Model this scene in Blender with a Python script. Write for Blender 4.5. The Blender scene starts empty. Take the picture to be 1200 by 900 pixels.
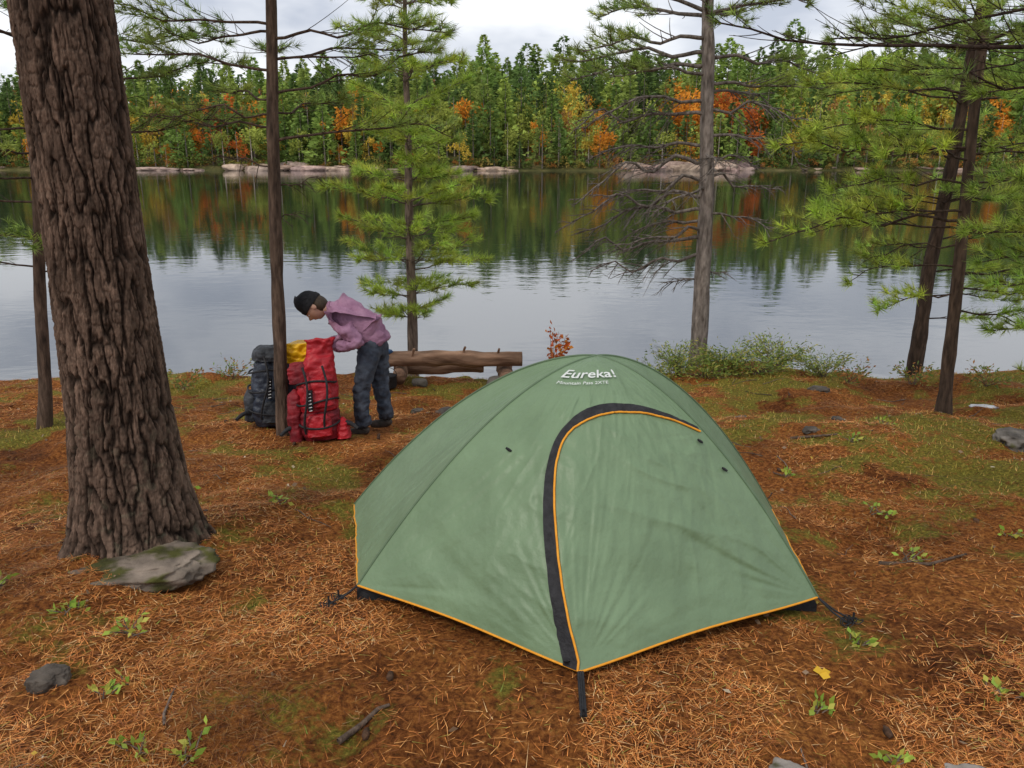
import bpy, math, random
import numpy as np
from mathutils import Vector, Matrix, Euler
random.seed(7); rng=np.random.default_rng(7)
scene=bpy.context.scene
COL=scene.collection

# ------------------------------------------------------------ noise
def _h(ix,iy,iz):
    n=(ix*374761393+iy*668265263+iz*1442695041)&0xffffffff
    n=((n^(n>>13))*1274126177)&0xffffffff
    n=((n^(n>>16))*2246822519)&0xffffffff
    return ((n^(n>>15))&0xffffff)/float(0xffffff)
def vn(x,y,z=0.0):
    x,y,z=np.broadcast_arrays(np.asarray(x,float),np.asarray(y,float),np.asarray(z,float))
    ix,iy,iz=np.floor(x).astype(np.int64),np.floor(y).astype(np.int64),np.floor(z).astype(np.int64)
    fx,fy,fz=x-ix,y-iy,z-iz
    fx,fy,fz=[f*f*(3-2*f) for f in (fx,fy,fz)]
    r=0
    for a in (0,1):
        for b in (0,1):
            for c in (0,1):
                w=(fx if a else 1-fx)*(fy if b else 1-fy)*(fz if c else 1-fz)
                r=r+w*_h(ix+a,iy+b,iz+c)
    return r
def fbm(x,y,z=0.0,o=4):
    r=0;a=.5;f=1.0
    for i in range(o):
        r=r+a*vn(np.asarray(x)*f+i*17.3,np.asarray(y)*f+i*5.1,np.asarray(z)*f+i*9.7);a*=.5;f*=2.03
    return r/(1-.5**o)

WATER=-1.2
def shore(x): return 164+10*(fbm(np.asarray(x,float)*.02,7.7,0,3)-.5)+.00035*np.asarray(x,float)**2
def gh(x,y):
    x=np.asarray(x,float);y=np.asarray(y,float)
    base=np.where(y<2.86,0,-.1*(y-2.86))
    base=np.where(y<-20,0,base)
    ye=9.75+.25*np.sin(x*.45+1)+.5*(fbm(x*.5,3.3)-.5)
    near=np.where(y>ye,-.1*(ye-2.86)-.75*(y-ye),base)
    tm=np.clip(((x-.35)/1.6)**2+((y-3.8)/1.4)**2-.25,0,1)
    pm=1-.85*np.exp(-((x+1.7)**2+(y-6.6)**2)/.9)
    near=near+(.26*(fbm(x*.7,y*.7,1,2)-.5)+.19*(fbm(x*1.9,y*1.9,5,3)-.5)+.06*(fbm(x*7,y*7,8,2)-.5))*tm*pm
    near=near+.08*np.exp(-((x+2)**2+(y-3.9)**2)/.5)+.12*np.exp(-((x-2.9)**2/1.6+(y-6.6)**2/.6))+.09*np.exp(-((x-1.9)**2/1.+(y-8.3)**2/.4))+.06*np.clip((x-2)*.3,0,1)*np.clip(y-3,0,1)
    near=np.maximum(near,-3)
    ys=shore(x)
    d=y-ys
    far=np.where(d<0,WATER+d*.2,WATER+np.minimum(d*.25,.8)+np.clip(d-4,0,None)*(.19*(1+.002*np.clip(x,-150,150))))
    far=np.minimum(far,20+8*fbm(x*.01,y*.01,2,2))
    far=far+np.where(d>0,1.2*(fbm(x*.15,y*.15,3,2)-.4),0)*np.clip(d/6,0,1)
    far=np.maximum(far,-3)
    return np.where(y>90,far,near)
def g(x,y): return float(gh(x,y))
def moss(x,y):
    x=np.asarray(x,float);y=np.asarray(y,float)
    v=fbm(x*.9+11,y*.9+4,2,3)*.38+fbm(x*3.3,y*3.3,6,4)*.62
    v=v+np.clip((y-4.0)*.020,-.012,.055)+np.clip((x-.8)*.018,-.012,.045)
    return np.clip((v-.505)/.16,0,1)

# ------------------------------------------------------------ mesh helpers
def npmesh(name,V,F,mats,cols=None,smooth=False,parent=None,midx=None):
    V=np.asarray(V,np.float32).reshape(-1,3);F=np.asarray(F,np.int32)
    me=bpy.data.meshes.new(name);k=F.shape[1]
    me.vertices.add(len(V));me.vertices.foreach_set('co',V.ravel())
    me.loops.add(F.size);me.loops.foreach_set('vertex_index',F.ravel())
    me.polygons.add(len(F));me.polygons.foreach_set('loop_start',np.arange(len(F),dtype=np.int32)*k)
    me.polygons.foreach_set('loop_total',np.full(len(F),k,np.int32))
    if smooth: me.polygons.foreach_set('use_smooth',np.ones(len(F),bool))
    if midx is not None: me.polygons.foreach_set('material_index',np.asarray(midx,np.int32))
    if not isinstance(mats,(list,tuple)): mats=[mats]
    for m in mats: me.materials.append(m)
    if cols is not None:
        C=np.ones((len(V),4),np.float32);C[:,:3]=cols
        a=me.color_attributes.new('Col','FLOAT_COLOR','POINT');a.data.foreach_set('color',C.ravel())
    me.update(calc_edges=True);me.validate()
    ob=bpy.data.objects.new(name,me);COL.objects.link(ob)
    if parent: ob.parent=parent
    return ob
def empty(name,loc=(0,0,0)):
    e=bpy.data.objects.new(name,None);e.location=loc;e.empty_display_size=.2;COL.objects.link(e);return e
def tube(P,R,k=7,closed=True):
    P=np.asarray(P,float);n=len(P);R=np.broadcast_to(np.asarray(R,float),(n,))
    T=np.gradient(P,axis=0);T/=np.linalg.norm(T,axis=1)[:,None]+1e-9
    up=np.array([0,0,1.]) if abs(T[0][2])<.8 else np.array([1.,0,0])
    A=np.cross(T,up);A/=np.linalg.norm(A,axis=1)[:,None]+1e-9
    B=np.cross(T,A)
    th=np.linspace(0,2*np.pi,k,endpoint=False)
    V=(P[:,None,:]+R[:,None,None]*(np.cos(th)[None,:,None]*A[:,None,:]+np.sin(th)[None,:,None]*B[:,None,:])).reshape(-1,3)
    i=np.arange(n-1)[:,None]*k;j=np.arange(k)[None,:];j2=(j+1)%k
    F=np.stack([i+j,i+j2,i+k+j2,i+k+j],-1).reshape(-1,4)
    return V,F
class Acc:
    def __init__(s): s.V=[];s.F=[];s.C=[];s.M=[];s.n=0
    def add(s,V,F,c=(1,1,1),m=0):
        V=np.asarray(V,float).reshape(-1,3);F=np.asarray(F)
        s.V.append(V);s.F.append(F+s.n);s.C.append(np.broadcast_to(np.asarray(c,float),V.shape));s.M.append(np.full(len(F),m));s.n+=len(V)
    def out(s,name,mats,smooth=True,parent=None):
        return npmesh(name,np.vstack(s.V),np.vstack(s.F),mats,np.vstack(s.C),smooth,parent,np.concatenate(s.M))
def grid_faces(n,m,wrap=False):
    i=np.arange(n-1)[:,None]*m
    if wrap:
        j=np.arange(m)[None,:];j2=(j+1)%m
    else:
        j=np.arange(m-1)[None,:];j2=j+1
    return np.stack([i+j,i+j2,i+m+j2,i+m+j],-1).reshape(-1,4)

# ------------------------------------------------------------ materials
def mat(name,lo,hi,scale=8,rough=.8,bump=0,bscale=40,attr=False,stretch=(1,1,1),spec=.3,trans=0,detail=4,bdist=.02,plain=False):
    m=bpy.data.materials.new(name);m.use_nodes=True;nt=m.node_tree;N=nt.nodes;L=nt.links
    bs=N['Principled BSDF'];bs.inputs['Roughness'].default_value=rough;bs.inputs['Specular IOR Level'].default_value=spec
    if plain:
        at=N.new('ShaderNodeVertexColor');at.layer_name='Col';out=at.outputs[0]
        L.new(out,bs.inputs['Base Color'])
    else:
        tc=N.new('ShaderNodeTexCoord');mp=N.new('ShaderNodeMapping');mp.inputs['Scale'].default_value=stretch
        L.new(tc.outputs['Object'],mp.inputs['Vector'])
        no=N.new('ShaderNodeTexNoise');no.inputs['Scale'].default_value=scale;no.inputs['Detail'].default_value=detail
        L.new(mp.outputs[0],no.inputs['Vector'])
        cr=N.new('ShaderNodeValToRGB');cr.color_ramp.elements[0].position=.3;cr.color_ramp.elements[1].position=.7
        cr.color_ramp.elements[0].color=(*lo,1);cr.color_ramp.elements[1].color=(*hi,1)
        L.new(no.outputs['Fac'],cr.inputs[0]);out=cr.outputs[0]
        if attr:
            at=N.new('ShaderNodeVertexColor');at.layer_name='Col'
            mx=N.new('ShaderNodeMix');mx.data_type='RGBA';mx.blend_type='MULTIPLY';mx.inputs[0].default_value=1
            L.new(out,mx.inputs[6]);L.new(at.outputs[0],mx.inputs[7]);out=mx.outputs[2]
        L.new(out,bs.inputs['Base Color'])
        if bump:
            n2=N.new('ShaderNodeTexNoise');n2.inputs['Scale'].default_value=bscale;n2.inputs['Detail'].default_value=5
            L.new(mp.outputs[0],n2.inputs['Vector'])
            b=N.new('ShaderNodeBump');b.inputs['Strength'].default_value=bump;b.inputs['Distance'].default_value=bdist
            L.new(n2.outputs['Fac'],b.inputs['Height']);L.new(b.outputs[0],bs.inputs['Normal'])
    if trans:
        t=N.new('ShaderNodeBsdfTranslucent');L.new(out,t.inputs['Color'])
        ms=N.new('ShaderNodeMixShader');ms.inputs[0].default_value=trans
        L.new(bs.outputs[0],ms.inputs[1]);L.new(t.outputs[0],ms.inputs[2]);L.new(ms.outputs[0],N['Material Output'].inputs['Surface'])
    return m
M_bark=mat('bark',(.07,.05,.038),(.22,.165,.13),34,.95,.9,60,True,(1,1,.22))
M_barkbig=mat('bark_big',(.55,.52,.5),(1.2,1.13,1.08),30,.95,.9,120,True,(1,1,.3),spec=.12,bdist=.008)
M_barkgrey=mat('bark_grey',(.11,.095,.085),(.36,.33,.31),26,.95,.8,60,True,(1,1,.3))
M_needle=mat('needles',0,0,rough=.5,trans=.35,spec=.25,plain=True)
M_leaf=mat('leaves',0,0,rough=.5,trans=.3,spec=.3,plain=True)
M_far=mat('far_foliage',0,0,rough=.9,spec=.05,trans=.3,plain=True)
M_litter=mat('needle_litter',0,0,rough=.7,spec=.25,plain=True)
M_rock=mat('rock',(.09,.08,.072),(.30,.275,.25),6,.85,.7,30,True)
M_rockfar=mat('shore_rock',(.24,.185,.16),(.56,.46,.40),.9,.9,.8,2.5,True,bdist=.35)
M_black=mat('black_fabric',(.012,.012,.014),(.03,.03,.033),30,.7,.3,90)
M_orange=mat('orange_piping',(.70,.27,.015),(.82,.36,.03),40,.6)

def ground_mat():
    m=bpy.data.materials.new('ground');m.use_nodes=True;nt=m.node_tree;N=nt.nodes;L=nt.links
    bs=N['Principled BSDF'];bs.inputs['Roughness'].default_value=.95;bs.inputs['Specular IOR Level'].default_value=.12
    tc=N.new('ShaderNodeTexCoord')
    def noise(s,d=5,r=.6,vec=None):
        n=N.new('ShaderNodeTexNoise');n.inputs['Scale'].default_value=s;n.inputs['Detail'].default_value=d;n.inputs['Roughness'].default_value=r
        L.new(vec or tc.outputs['Object'],n.inputs['Vector']);return n.outputs['Fac']
    def ramp(f,els):
        c=N.new('ShaderNodeValToRGB');e=c.color_ramp.elements
        while len(e)<len(els): e.new(.5)
        for a,(p,col) in zip(e,els): a.position=p;a.color=(*col,1)
        L.new(f,c.inputs[0]);return c.outputs[0]
    def mix(f,a,b,mode='MIX'):
        x=N.new('ShaderNodeMix');x.data_type='RGBA';x.blend_type=mode
        if isinstance(f,float): x.inputs[0].default_value=f
        else: L.new(f,x.inputs[0])
        L.new(a,x.inputs[6]);L.new(b,x.inputs[7]);return x.outputs[2]
    base=ramp(noise(38,6,.75),[(.3,(.04,.016,.007)),(.46,(.22,.074,.020)),(.6,(.45,.175,.045)),(.75,(.64,.34,.13))])
    pat=ramp(noise(1.3,6,.68),[(.34,(.42,.35,.32)),(.45,(.88,.82,.76)),(.58,(1.18,1.16,1.05)),(.70,(1.4,1.5,1.3))])
    base=mix(1.0,base,pat,'MULTIPLY')
    mo=ramp(noise(50,6,.75),[(.3,(.035,.045,.010)),(.5,(.19,.185,.028)),(.7,(.56,.45,.08))])
    at=N.new('ShaderNodeVertexColor');at.layer_name='Col'
    sp2=N.new('ShaderNodeSeparateColor');L.new(at.outputs[0],sp2.inputs[0])
    ad=N.new('ShaderNodeMath');ad.operation='MULTIPLY_ADD';L.new(noise(16,6,.75),ad.inputs[0]);ad.inputs[1].default_value=3.2;ad.inputs[2].default_value=-1.6
    a2=N.new('ShaderNodeMath');a2.operation='ADD';L.new(ad.outputs[0],a2.inputs[0]);L.new(sp2.outputs[0],a2.inputs[1])
    mf=ramp(a2.outputs[0],[(.30,(0,0,0)),(.85,(.85,.85,.85))])
    c=mix(mf,base,mo)
    sp=N.new('ShaderNodeSeparateXYZ');L.new(tc.outputs['Object'],sp.inputs[0])
    far=ramp(noise(.35,4),[(.35,(.05,.055,.02)),(.55,(.12,.11,.04)),(.7,(.20,.16,.08))])
    fr=N.new('ShaderNodeMath');fr.operation='GREATER_THAN';fr.inputs[1].default_value=60;L.new(sp.outputs['Y'],fr.inputs[0])
    c=mix(fr.outputs[0],c,far)
    L.new(c,bs.inputs['Base Color'])
    b=N.new('ShaderNodeBump');b.inputs['Strength'].default_value=1;b.inputs['Distance'].default_value=.045
    L.new(noise(34,7,.8),b.inputs['Height']);L.new(b.outputs[0],bs.inputs['Normal'])
    return m
# ------------------------------------------------------------ ground
xs=np.concatenate([-np.geomspace(7,1500,45)[::-1],np.arange(-6.95,7,.05),np.geomspace(7,1500,45)])
ys=np.concatenate([-np.geomspace(3,600,14)[::-1],np.arange(-2,1,.25),np.arange(1,11.5,.05),np.linspace(11.6,14,8),np.linspace(20,150,8),np.arange(154,240,2.5),np.geomspace(243,3000,24)])
X,Y=np.meshgrid(xs,ys);Z=gh(X,Y)
ground=npmesh('ground',np.stack([X,Y,Z],-1),grid_faces(len(ys),len(xs)),ground_mat(),cols=np.repeat(moss(X,Y).reshape(-1,1),3,1),smooth=True)

# ------------------------------------------------------------ water
def water_mat():
    m=bpy.data.materials.new('lake_water');m.use_nodes=True;nt=m.node_tree;N=nt.nodes;L=nt.links
    N.remove(N['Principled BSDF'])
    tc=N.new('ShaderNodeTexCoord');mp=N.new('ShaderNodeMapping');mp.inputs['Scale'].default_value=(1,1.6,1);L.new(tc.outputs['Object'],mp.inputs[0])
    a=N.new('ShaderNodeTexNoise');a.inputs['Scale'].default_value=1.3;a.inputs['Detail'].default_value=3;L.new(mp.outputs[0],a.inputs[0])
    c=N.new('ShaderNodeTexNoise');c.inputs['Scale'].default_value=.05;c.inputs['Detail'].default_value=2;L.new(mp.outputs[0],c.inputs[0])
    mr=N.new('ShaderNodeMapRange');mr.inputs[1].default_value=.4;mr.inputs[2].default_value=.65;mr.inputs[3].default_value=.25;mr.inputs[4].default_value=1;L.new(c.outputs[0],mr.inputs[0])
    b=N.new('ShaderNodeBump');b.inputs['Distance'].default_value=.010;L.new(mr.outputs[0],b.inputs['Strength']);L.new(a.outputs[0],b.inputs['Height'])
    d=N.new('ShaderNodeBsdfDiffuse');d.inputs['Color'].default_value=(.012,.016,.012,1)
    gl=N.new('ShaderNodeBsdfGlossy');gl.inputs['Roughness'].default_value=.035;gl.inputs['Color'].default_value=(.97,.98,1,1);L.new(b.outputs[0],gl.inputs['Normal'])
    f=N.new('ShaderNodeFresnel');f.inputs['IOR'].default_value=3.8
    ms=N.new('ShaderNodeMixShader');L.new(f.outputs[0],ms.inputs[0]);L.new(d.outputs[0],ms.inputs[1]);L.new(gl.outputs[0],ms.inputs[2]);L.new(ms.outputs[0],N['Material Output'].inputs['Surface'])
    return m
npmesh('lake_water',[(-1400,9.2,WATER),(1400,9.2,WATER),(1400,215,WATER),(-1400,215,WATER)],[(0,1,2,3)],water_mat())

# ------------------------------------------------------------ needle litter
def litter():
    n=240000
    y=1.2+rng.random(n)**1.7*8.6;halfw=.8+y*.85
    x=(rng.random(n)*2-1)*halfw
    a=rng.random(n)*2*np.pi;L=.03+.05*rng.random(n);w=.0009+.00020*y
    tilt=(rng.random(n)-.25)*.45
    dx,dy=np.cos(a),np.sin(a)
    x2=x+dx*L;y2=y+dy*L
    z=gh(x,y)+.003+.006*rng.random(n);z2=np.maximum(gh(x2,y2)+.003,z+tilt*L*.8)
    px,py=-dy*w,dx*w
    V=np.stack([np.stack([x-px,y-py,z],-1),np.stack([x+px,y+py,z],-1),np.stack([x2,y2,z2],-1)],1)
    pal=np.array([(.54,.195,.048),(.36,.115,.03),(.64,.31,.10),(.20,.07,.025),(.58,.38,.18),(.45,.155,.035),(.28,.25,.05)])
    big=fbm(x*1.2,y*1.2,9,4)
    c=pal[rng.choice(7,n,p=[.26,.20,.18,.15,.06,.12,.03])]*((.7+.5*rng.random(n))*np.interp(big,[.3,.42,.55,.7],[.38,.75,1.1,1.35]))[:,None]
    dens=fbm(x*1.7,y*1.7,4,4);keep=((dens>.46)|(rng.random(n)<.18))&(rng.random(n)>.85*moss(x,y))
    V,c=V[keep],c[keep];m=len(V)
    npmesh('pine_needle_litter',V.reshape(-1,3),np.arange(3*m).reshape(-1,3),M_litter,np.repeat(c,3,0))
litter()

# ------------------------------------------------------------ leaves / tufts
def rotmats(D,roll):
    D=D/np.linalg.norm(D,axis=1)[:,None];up=np.tile([0,0,1.],(len(D),1));up[np.abs(D[:,2])>.95]=[1,0,0]
    A=np.cross(up,D);A/=np.linalg.norm(A,axis=1)[:,None];B=np.cross(D,A)
    c,s=np.cos(roll)[:,None],np.sin(roll)[:,None]
    return np.stack([D,A*c+B*s,-A*s+B*c],-1)
def tuft_template(n,r):
    base=np.zeros((n,3));base[:,0]=-r.random(n)*.5
    th=r.random(n)*2*np.pi;sp=.3+.75*r.random(n)
    d=np.stack([np.cos(sp),np.sin(sp)*np.cos(th),np.sin(sp)*np.sin(th)],-1)
    L=.75+.4*r.random(n)
    tip=base+d*L[:,None]
    q=r.normal(size=(n,3));s=np.cross(d,q);s/=np.linalg.norm(s,axis=1)[:,None]
    w=.030
    return np.stack([base-s*w,base+s*w,tip],1).reshape(-1,3)
TUFT=[tuft_template(22,np.random.default_rng(i)) for i in range(6)]
def build_tufts(name,pos,dirs,scale,cols,m,parent):
    pos=np.array(pos);dirs=np.array(dirs);scale=np.array(scale);cols=np.array(cols);n=len(pos)
    R=rotmats(dirs,rng.random(n)*6.28);out=[];oc=[];v=rng.integers(0,6,n)
    for k in range(6):
        i=np.where(v==k)[0]
        if len(i)==0: continue
        T=TUFT[k]
        P=np.einsum('nij,vj->nvi',R[i],T)*scale[i][:,None,None]+pos[i][:,None,:]
        out.append(P.reshape(-1,3))
        cc=np.repeat(cols[i][:,None,:],len(T),1)*np.repeat((.6+.8*rng.random((len(i),len(T)//3,1))),3,1)
        oc.append(cc.reshape(-1,3))
    V=np.vstack(out);return npmesh(name,V,np.arange(len(V)).reshape(-1,3),m,np.vstack(oc),parent=parent)
def leaf_quads(P,D,size,cols,aspect=.5):
    n=len(P);R=rotmats(D,rng.random(n)*6.28)
    T=np.array([(0,0,0),(.5,aspect*.5,.06),(1,0,0),(.5,-aspect*.5,.06)])
    V=np.einsum('nij,vj->nvi',R,T)*np.asarray(size).reshape(-1,1,1)+P[:,None,:]
    return V.reshape(-1,3),np.arange(4*n).reshape(-1,4),np.repeat(cols,4,0)

# ------------------------------------------------------------ pine tree
def pine(base,pts,rad,specs,fcol,barkm,name='pine_tree',tscale=.10,barkcol=(1,1,1),side=10,lift=.3,bthick=1.0,step=.095):
    e=empty(name,base);b=np.array(base,float)
    acc=Acc();TP,TD,TS,TC=[],[],[],[]
    def wood(P,R,k,c):
        V,F=tube(P,R,k);acc.add(V-b,F,c)
    pts=np.array(pts,float);zz=np.linspace(pts[0,2],pts[-1,2],90)
    tx=np.interp(zz,pts[:,2],pts[:,0])+.03*(vn(zz*1.3,base[0]*3)-.5);ty=np.interp(zz,pts[:,2],pts[:,1])+.02*(vn(zz*1.3,base[0]*5+9)-.5)
    rr=np.interp(zz,[r[0] for r in rad],[r[1] for r in rad])*(1+.10*(vn(zz*6,base[0])-.5))
    P=np.stack([tx,ty,zz],-1)
    V,F=tube(P,rr,side*2)
    bn=fbm(V[:,0]*26,V[:,1]*26,V[:,2]*5,3)
    V=V+(V-np.repeat(P,side*2,0))*((bn-.5)*.22)[:,None]
    acc.add(V-b,F,np.array(barkcol)*(.25+1.5*bn)[:,None])
    bc=np.array(barkcol)*.8
    for (z,az,L,el,dr,fs,dens) in specs:
        a=math.radians(az);d=np.array([math.cos(a),math.sin(a),0]);sd=np.array([-d[1],d[0],0])
        o=np.array([np.interp(z,zz,tx),np.interp(z,zz,ty),z]);r0=(.004+.0055*L)*bthick
        s=np.linspace(0,1,14);ph=random.random()*9
        kk=.25 if dens>0 else .5
        wob=(vn(s*3.1,ph)-.5)*kk*L*s
        Pb=o+d*(s*L)[:,None]+sd*wob[:,None]+np.array([0,0,1])*((el*s-dr*s*s)*L+(vn(s*5,ph+5)-.5)*kk*.45*L*np.minimum(1,s*3))[:,None]
        wood(Pb,r0*(1-.8*s)+.0012,6,bc)
        nt=int(4+L*(10 if dens>0 else 12))
        for k in range(nt):
            f0=max(.12,fs*.6) if dens>0 else .2
            sk=f0+(1-f0)*(k+random.random()*.7)/nt
            if sk>1: continue
            pk=np.array([np.interp(sk,s,Pb[:,c]) for c in range(3)])
            sg=1 if k%2 else -1
            tl=(.16+.36*L*(1-sk))*random.uniform(.55,1.1)
            if dens==0: tl*=.8
            ang=random.uniform(.45,1.0)*sg
            dd=d*math.cos(ang)+sd*math.sin(ang)+np.array([0,0,random.uniform(-.1,lift+.1) if dens>0 else random.uniform(-.8,.35)])
            dd/=np.linalg.norm(dd)
            q=np.linspace(0,1,5)
            cv=(random.random()-.5)*.4*tl
            Pt=pk+dd*(q*tl)[:,None]+sd*(cv*q*q)[:,None]+np.array([0,0,(.12 if dens>0 else -.2)*tl])*(q**2)[:,None]
            wood(Pt,((.003*(1-.7*q))+.001)*bthick,3,bc)
            if dens==0:
                for _ in range(3):
                    w=random.randint(1,4);d2=dd+np.random.default_rng(random.randint(0,99999)).normal(size=3)*.55;d2[2]-=.2
                    wood(Pt[w]+d2*(np.linspace(0,1,3)*tl*.4)[:,None],np.array([.0018,.0014,.001])*bthick,3,bc)
            if sk>fs and random.random()<dens:
                c=np.array(fcol)*random.uniform(.55,1.3)*np.array([random.uniform(.85,1.2),1,random.uniform(.8,1.2)])
                for u in np.arange(.35 if tl>.2 else .6,1.01,step/max(tl,.1)):
                    p=pk+(Pt[-1]-pk)*u;TP.append(p);TS.append(tscale*random.uniform(.75,1.2));TC.append(c*random.uniform(.8,1.2))
                    TD.append(dd+np.array([random.gauss(0,.3),random.gauss(0,.3),random.gauss(lift,.22)]))
                    if random.random()<.55:
                        d2=dd*.6+sd*random.choice((-1,1))*.6+np.array([0,0,random.uniform(0,.5)])
                        TP.append(p+d2*.07);TD.append(d2);TS.append(tscale*random.uniform(.7,1.05));TC.append(c)
        if dens>0:
            for _ in range(3):
                TP.append(Pb[-1]);TD.append(d+np.array([random.gauss(0,.4),random.gauss(0,.4),random.gauss(.3,.2)]));TS.append(tscale);TC.append(np.array(fcol))
    acc.out('trunk_and_branches',barkm,True,e)
    if TP: build_tufts('needles',np.array(TP)-b,TD,TS,TC,M_needle,e)
    return e
def whorls(lst,n,el=.25,dr=.12,fs=.3,dens=.9):
    out=[]
    for z,L in lst:
        o=random.random()*360
        for k in range(n): out.append((z+random.uniform(-.08,.08),o+360*k/n+random.uniform(-20,20),L*random.uniform(.6,1.15),el+random.uniform(-.12,.2),dr,fs,dens))
    return out
YG=(.40,.52,.08)
b=(-1.31,10.3,g(-1.31,10.3)-.05)
pine(b,[b,(-1.29,10.3,2),(-1.25,10.3,5.0)],[(-1,.075),(2,.045),(5,.01)],
  whorls([(-.05,.55),(.25,.8),(.62,.95),(1.0,1.1),(1.38,1.1),(1.75,.8),(2.1,.7),(2.5,.7),(2.9,.75),(3.3,.7),(3.7,.55),(4.1,.4),(4.6,.25)],6,.25,.05,.2,.95),YG,M_bark,tscale=.13,lift=.25)
b=(-2.0,6.6,g(-2.0,6.6)-.03)
sp=[(2.10,0,1.45,.14,.1,.4,.9),(2.2,182,1.1,.12,.03,.4,.8),(2.45,5,1.3,.3,.1,.4,.9),(2.62,178,1.4,.12,.05,.35,.9),(2.3,60,.9,.2,.1,.3,.8),
    (2.85,350,1.4,.1,.05,.3,.9),(2.95,190,1.3,.1,.05,.3,.9),(1.75,10,.35,.2,0,.9,0),(1.9,170,.5,.1,0,.9,0),(1.5,20,.2,.1,0,.9,0),(2.75,110,1.,.2,.1,.3,.8),(2.4,140,.8,.2,.1,.4,.7),
    (2.3,195,.9,.0,.1,.9,0),(2.7,10,1.0,.05,.1,.9,0),(2.7,20,1.2,.15,.1,.3,.9),(2.9,160,1.2,.05,.1,.3,.9)]
pine(b,[b,(-1.93,6.6,1.5),(-1.81,6.6,3.12),(-1.7,6.6,6)],[(-.4,.075),(-.1,.058),(1.5,.050),(3,.043),(6,.02)],
  sp+whorls([(3.2,1.3),(3.6,1.2),(4.1,1.1),(4.7,1),(5.3,.8)],5),(.28,.39,.08),M_bark,tscale=.10,barkcol=(.62,.55,.5))
b=(-4.34,7.0,g(-4.34,7)-.03)
pine(b,[b,(-4.15,7,1.1),(-3.9,7,3),(-3.8,7,6)],[(-.5,.07),(0,.055),(6,.02)],
  [(2.15,2,1.75,.12,.06,.4,.95),(2.55,8,1.7,.15,.05,.4,.95),(1.3,200,.9,.1,.1,.3,.9),(1.3,300,.8,.1,.15,.3,.9),(1.0,30,.5,.1,.1,.4,.5),(1.8,240,1.1,.1,.1,.3,.9),(2.0,270,1.,.1,.1,.3,.9),(2.4,330,1.2,.1,.1,.3,.9),(1.6,180,1.1,.1,.1,.3,.9),(2.2,200,1.2,.1,.1,.3,.9),(1.05,190,.8,.1,.1,.3,.9)]+whorls([(2.9,1.4),(3.4,1.3),(4,1.2),(4.6,1)],6),(.26,.37,.08),M_bark,tscale=.1,barkcol=(.55,.48,.44))
b=(2.42,10.05,g(2.42,10.05)-.05)
sp=[(.8,185,1.4,-.02,.22,.9,0),(1.1,200,1.2,.1,.3,.9,0),(1.35,172,1.6,.05,.3,.9,0),(1.5,178,1.8,.1,.25,.9,0),(1.75,10,1.0,0,.2,.9,0),(1.9,190,1.7,.15,.35,.9,0),(2.1,165,1.5,.15,.3,.9,0),
    (2.2,350,1.2,0,.25,.9,0),(2.45,180,1.6,.2,.3,.9,0),(2.7,15,1.0,.1,.3,.9,0),(1.3,340,.8,.05,.3,.9,0),(2.0,260,.8,0,.3,.9,0),(1.6,230,1.1,0,.3,.9,0),
    (2.6,190,1.5,.15,.3,.9,0),(1.2,165,1.1,.1,.35,.9,0),(2.5,345,1.2,.1,.3,.9,0),(1.95,20,.8,.1,.3,.9,0),(1.0,180,1.6,.02,.15,.9,0),(1.7,184,1.4,.1,.3,.9,0),
    (2.9,200,1.3,.1,.2,.4,.8),(2.8,352,1.3,.05,.15,.4,.85),(3.0,182,1.7,.02,.1,.4,.9),(3.15,170,1.8,.0,.08,.35,.9),(3.1,5,1.5,.0,.1,.4,.9),(3.3,200,1.6,.0,.1,.4,.9),(.5,180,.5,0,.2,.9,0),(.6,10,.3,0,.2,.9,0)]
pine(b,[b,(2.40,10.05,1.5),(2.26,10.05,3.6),(2.2,10.05,7)],[(-1,.15),(-.6,.118),(0,.105),(2,.082),(4,.065),(7,.02)],
  sp+whorls([(3.6,1.6),(4.1,1.5),(4.6,1.4),(5.2,1.2),(5.8,1)],5),(.28,.38,.08),M_barkgrey,tscale=.12,side=14,bthick=2.0,barkcol=(.80,.75,.71))
b=(4.19,7.35,g(4.19,7.35)-.04)
sp=[(2.05,180,1.7,.1,.12,.35,.95),(1.95,212,1.2,.1,.12,.35,.95),(1.42,182,1.85,.08,.14,.35,.95),(1.35,155,1.3,.1,.15,.4,.95),(1.0,175,1.0,.05,.15,.35,.9),(.75,190,.8,0,.2,.3,.9),(.8,20,1.0,0,.15,.3,.9),
    (1.3,0,1.2,.1,.12,.3,.95),(2.0,340,1.2,.1,.1,.3,.95),(2.45,0,1.3,.15,.1,.3,.95),(2.5,170,1.4,.15,.1,.35,.9),(2.6,200,1.3,.15,.1,.35,.9),(.6,330,.9,0,.15,.3,.8),(2.2,188,1.5,.12,.1,.3,.95),(1.75,5,1.1,.1,.1,.3,.95),(1.75,192,1.3,.1,.1,.35,.95),
    (1.5,197,1.5,.1,.1,.35,.95),(.95,340,1.1,.05,.1,.3,.9),(1.2,175,.8,0,.2,.9,0)]
pine(b,[b,(4.12,7.35,1),(4.02,7.35,2.8),(3.9,7.35,6)],[(-.5,.09),(-.2,.062),(1,.052),(3,.042),(6,.02)],
  sp+whorls([(2.95,1.4),(3.4,1.3),(3.9,1.2),(4.5,1)],5),YG,M_bark,tscale=.115,barkcol=(.5,.44,.4))
b=(5.2,9.9,g(5.2,9.9)-.05)
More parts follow.
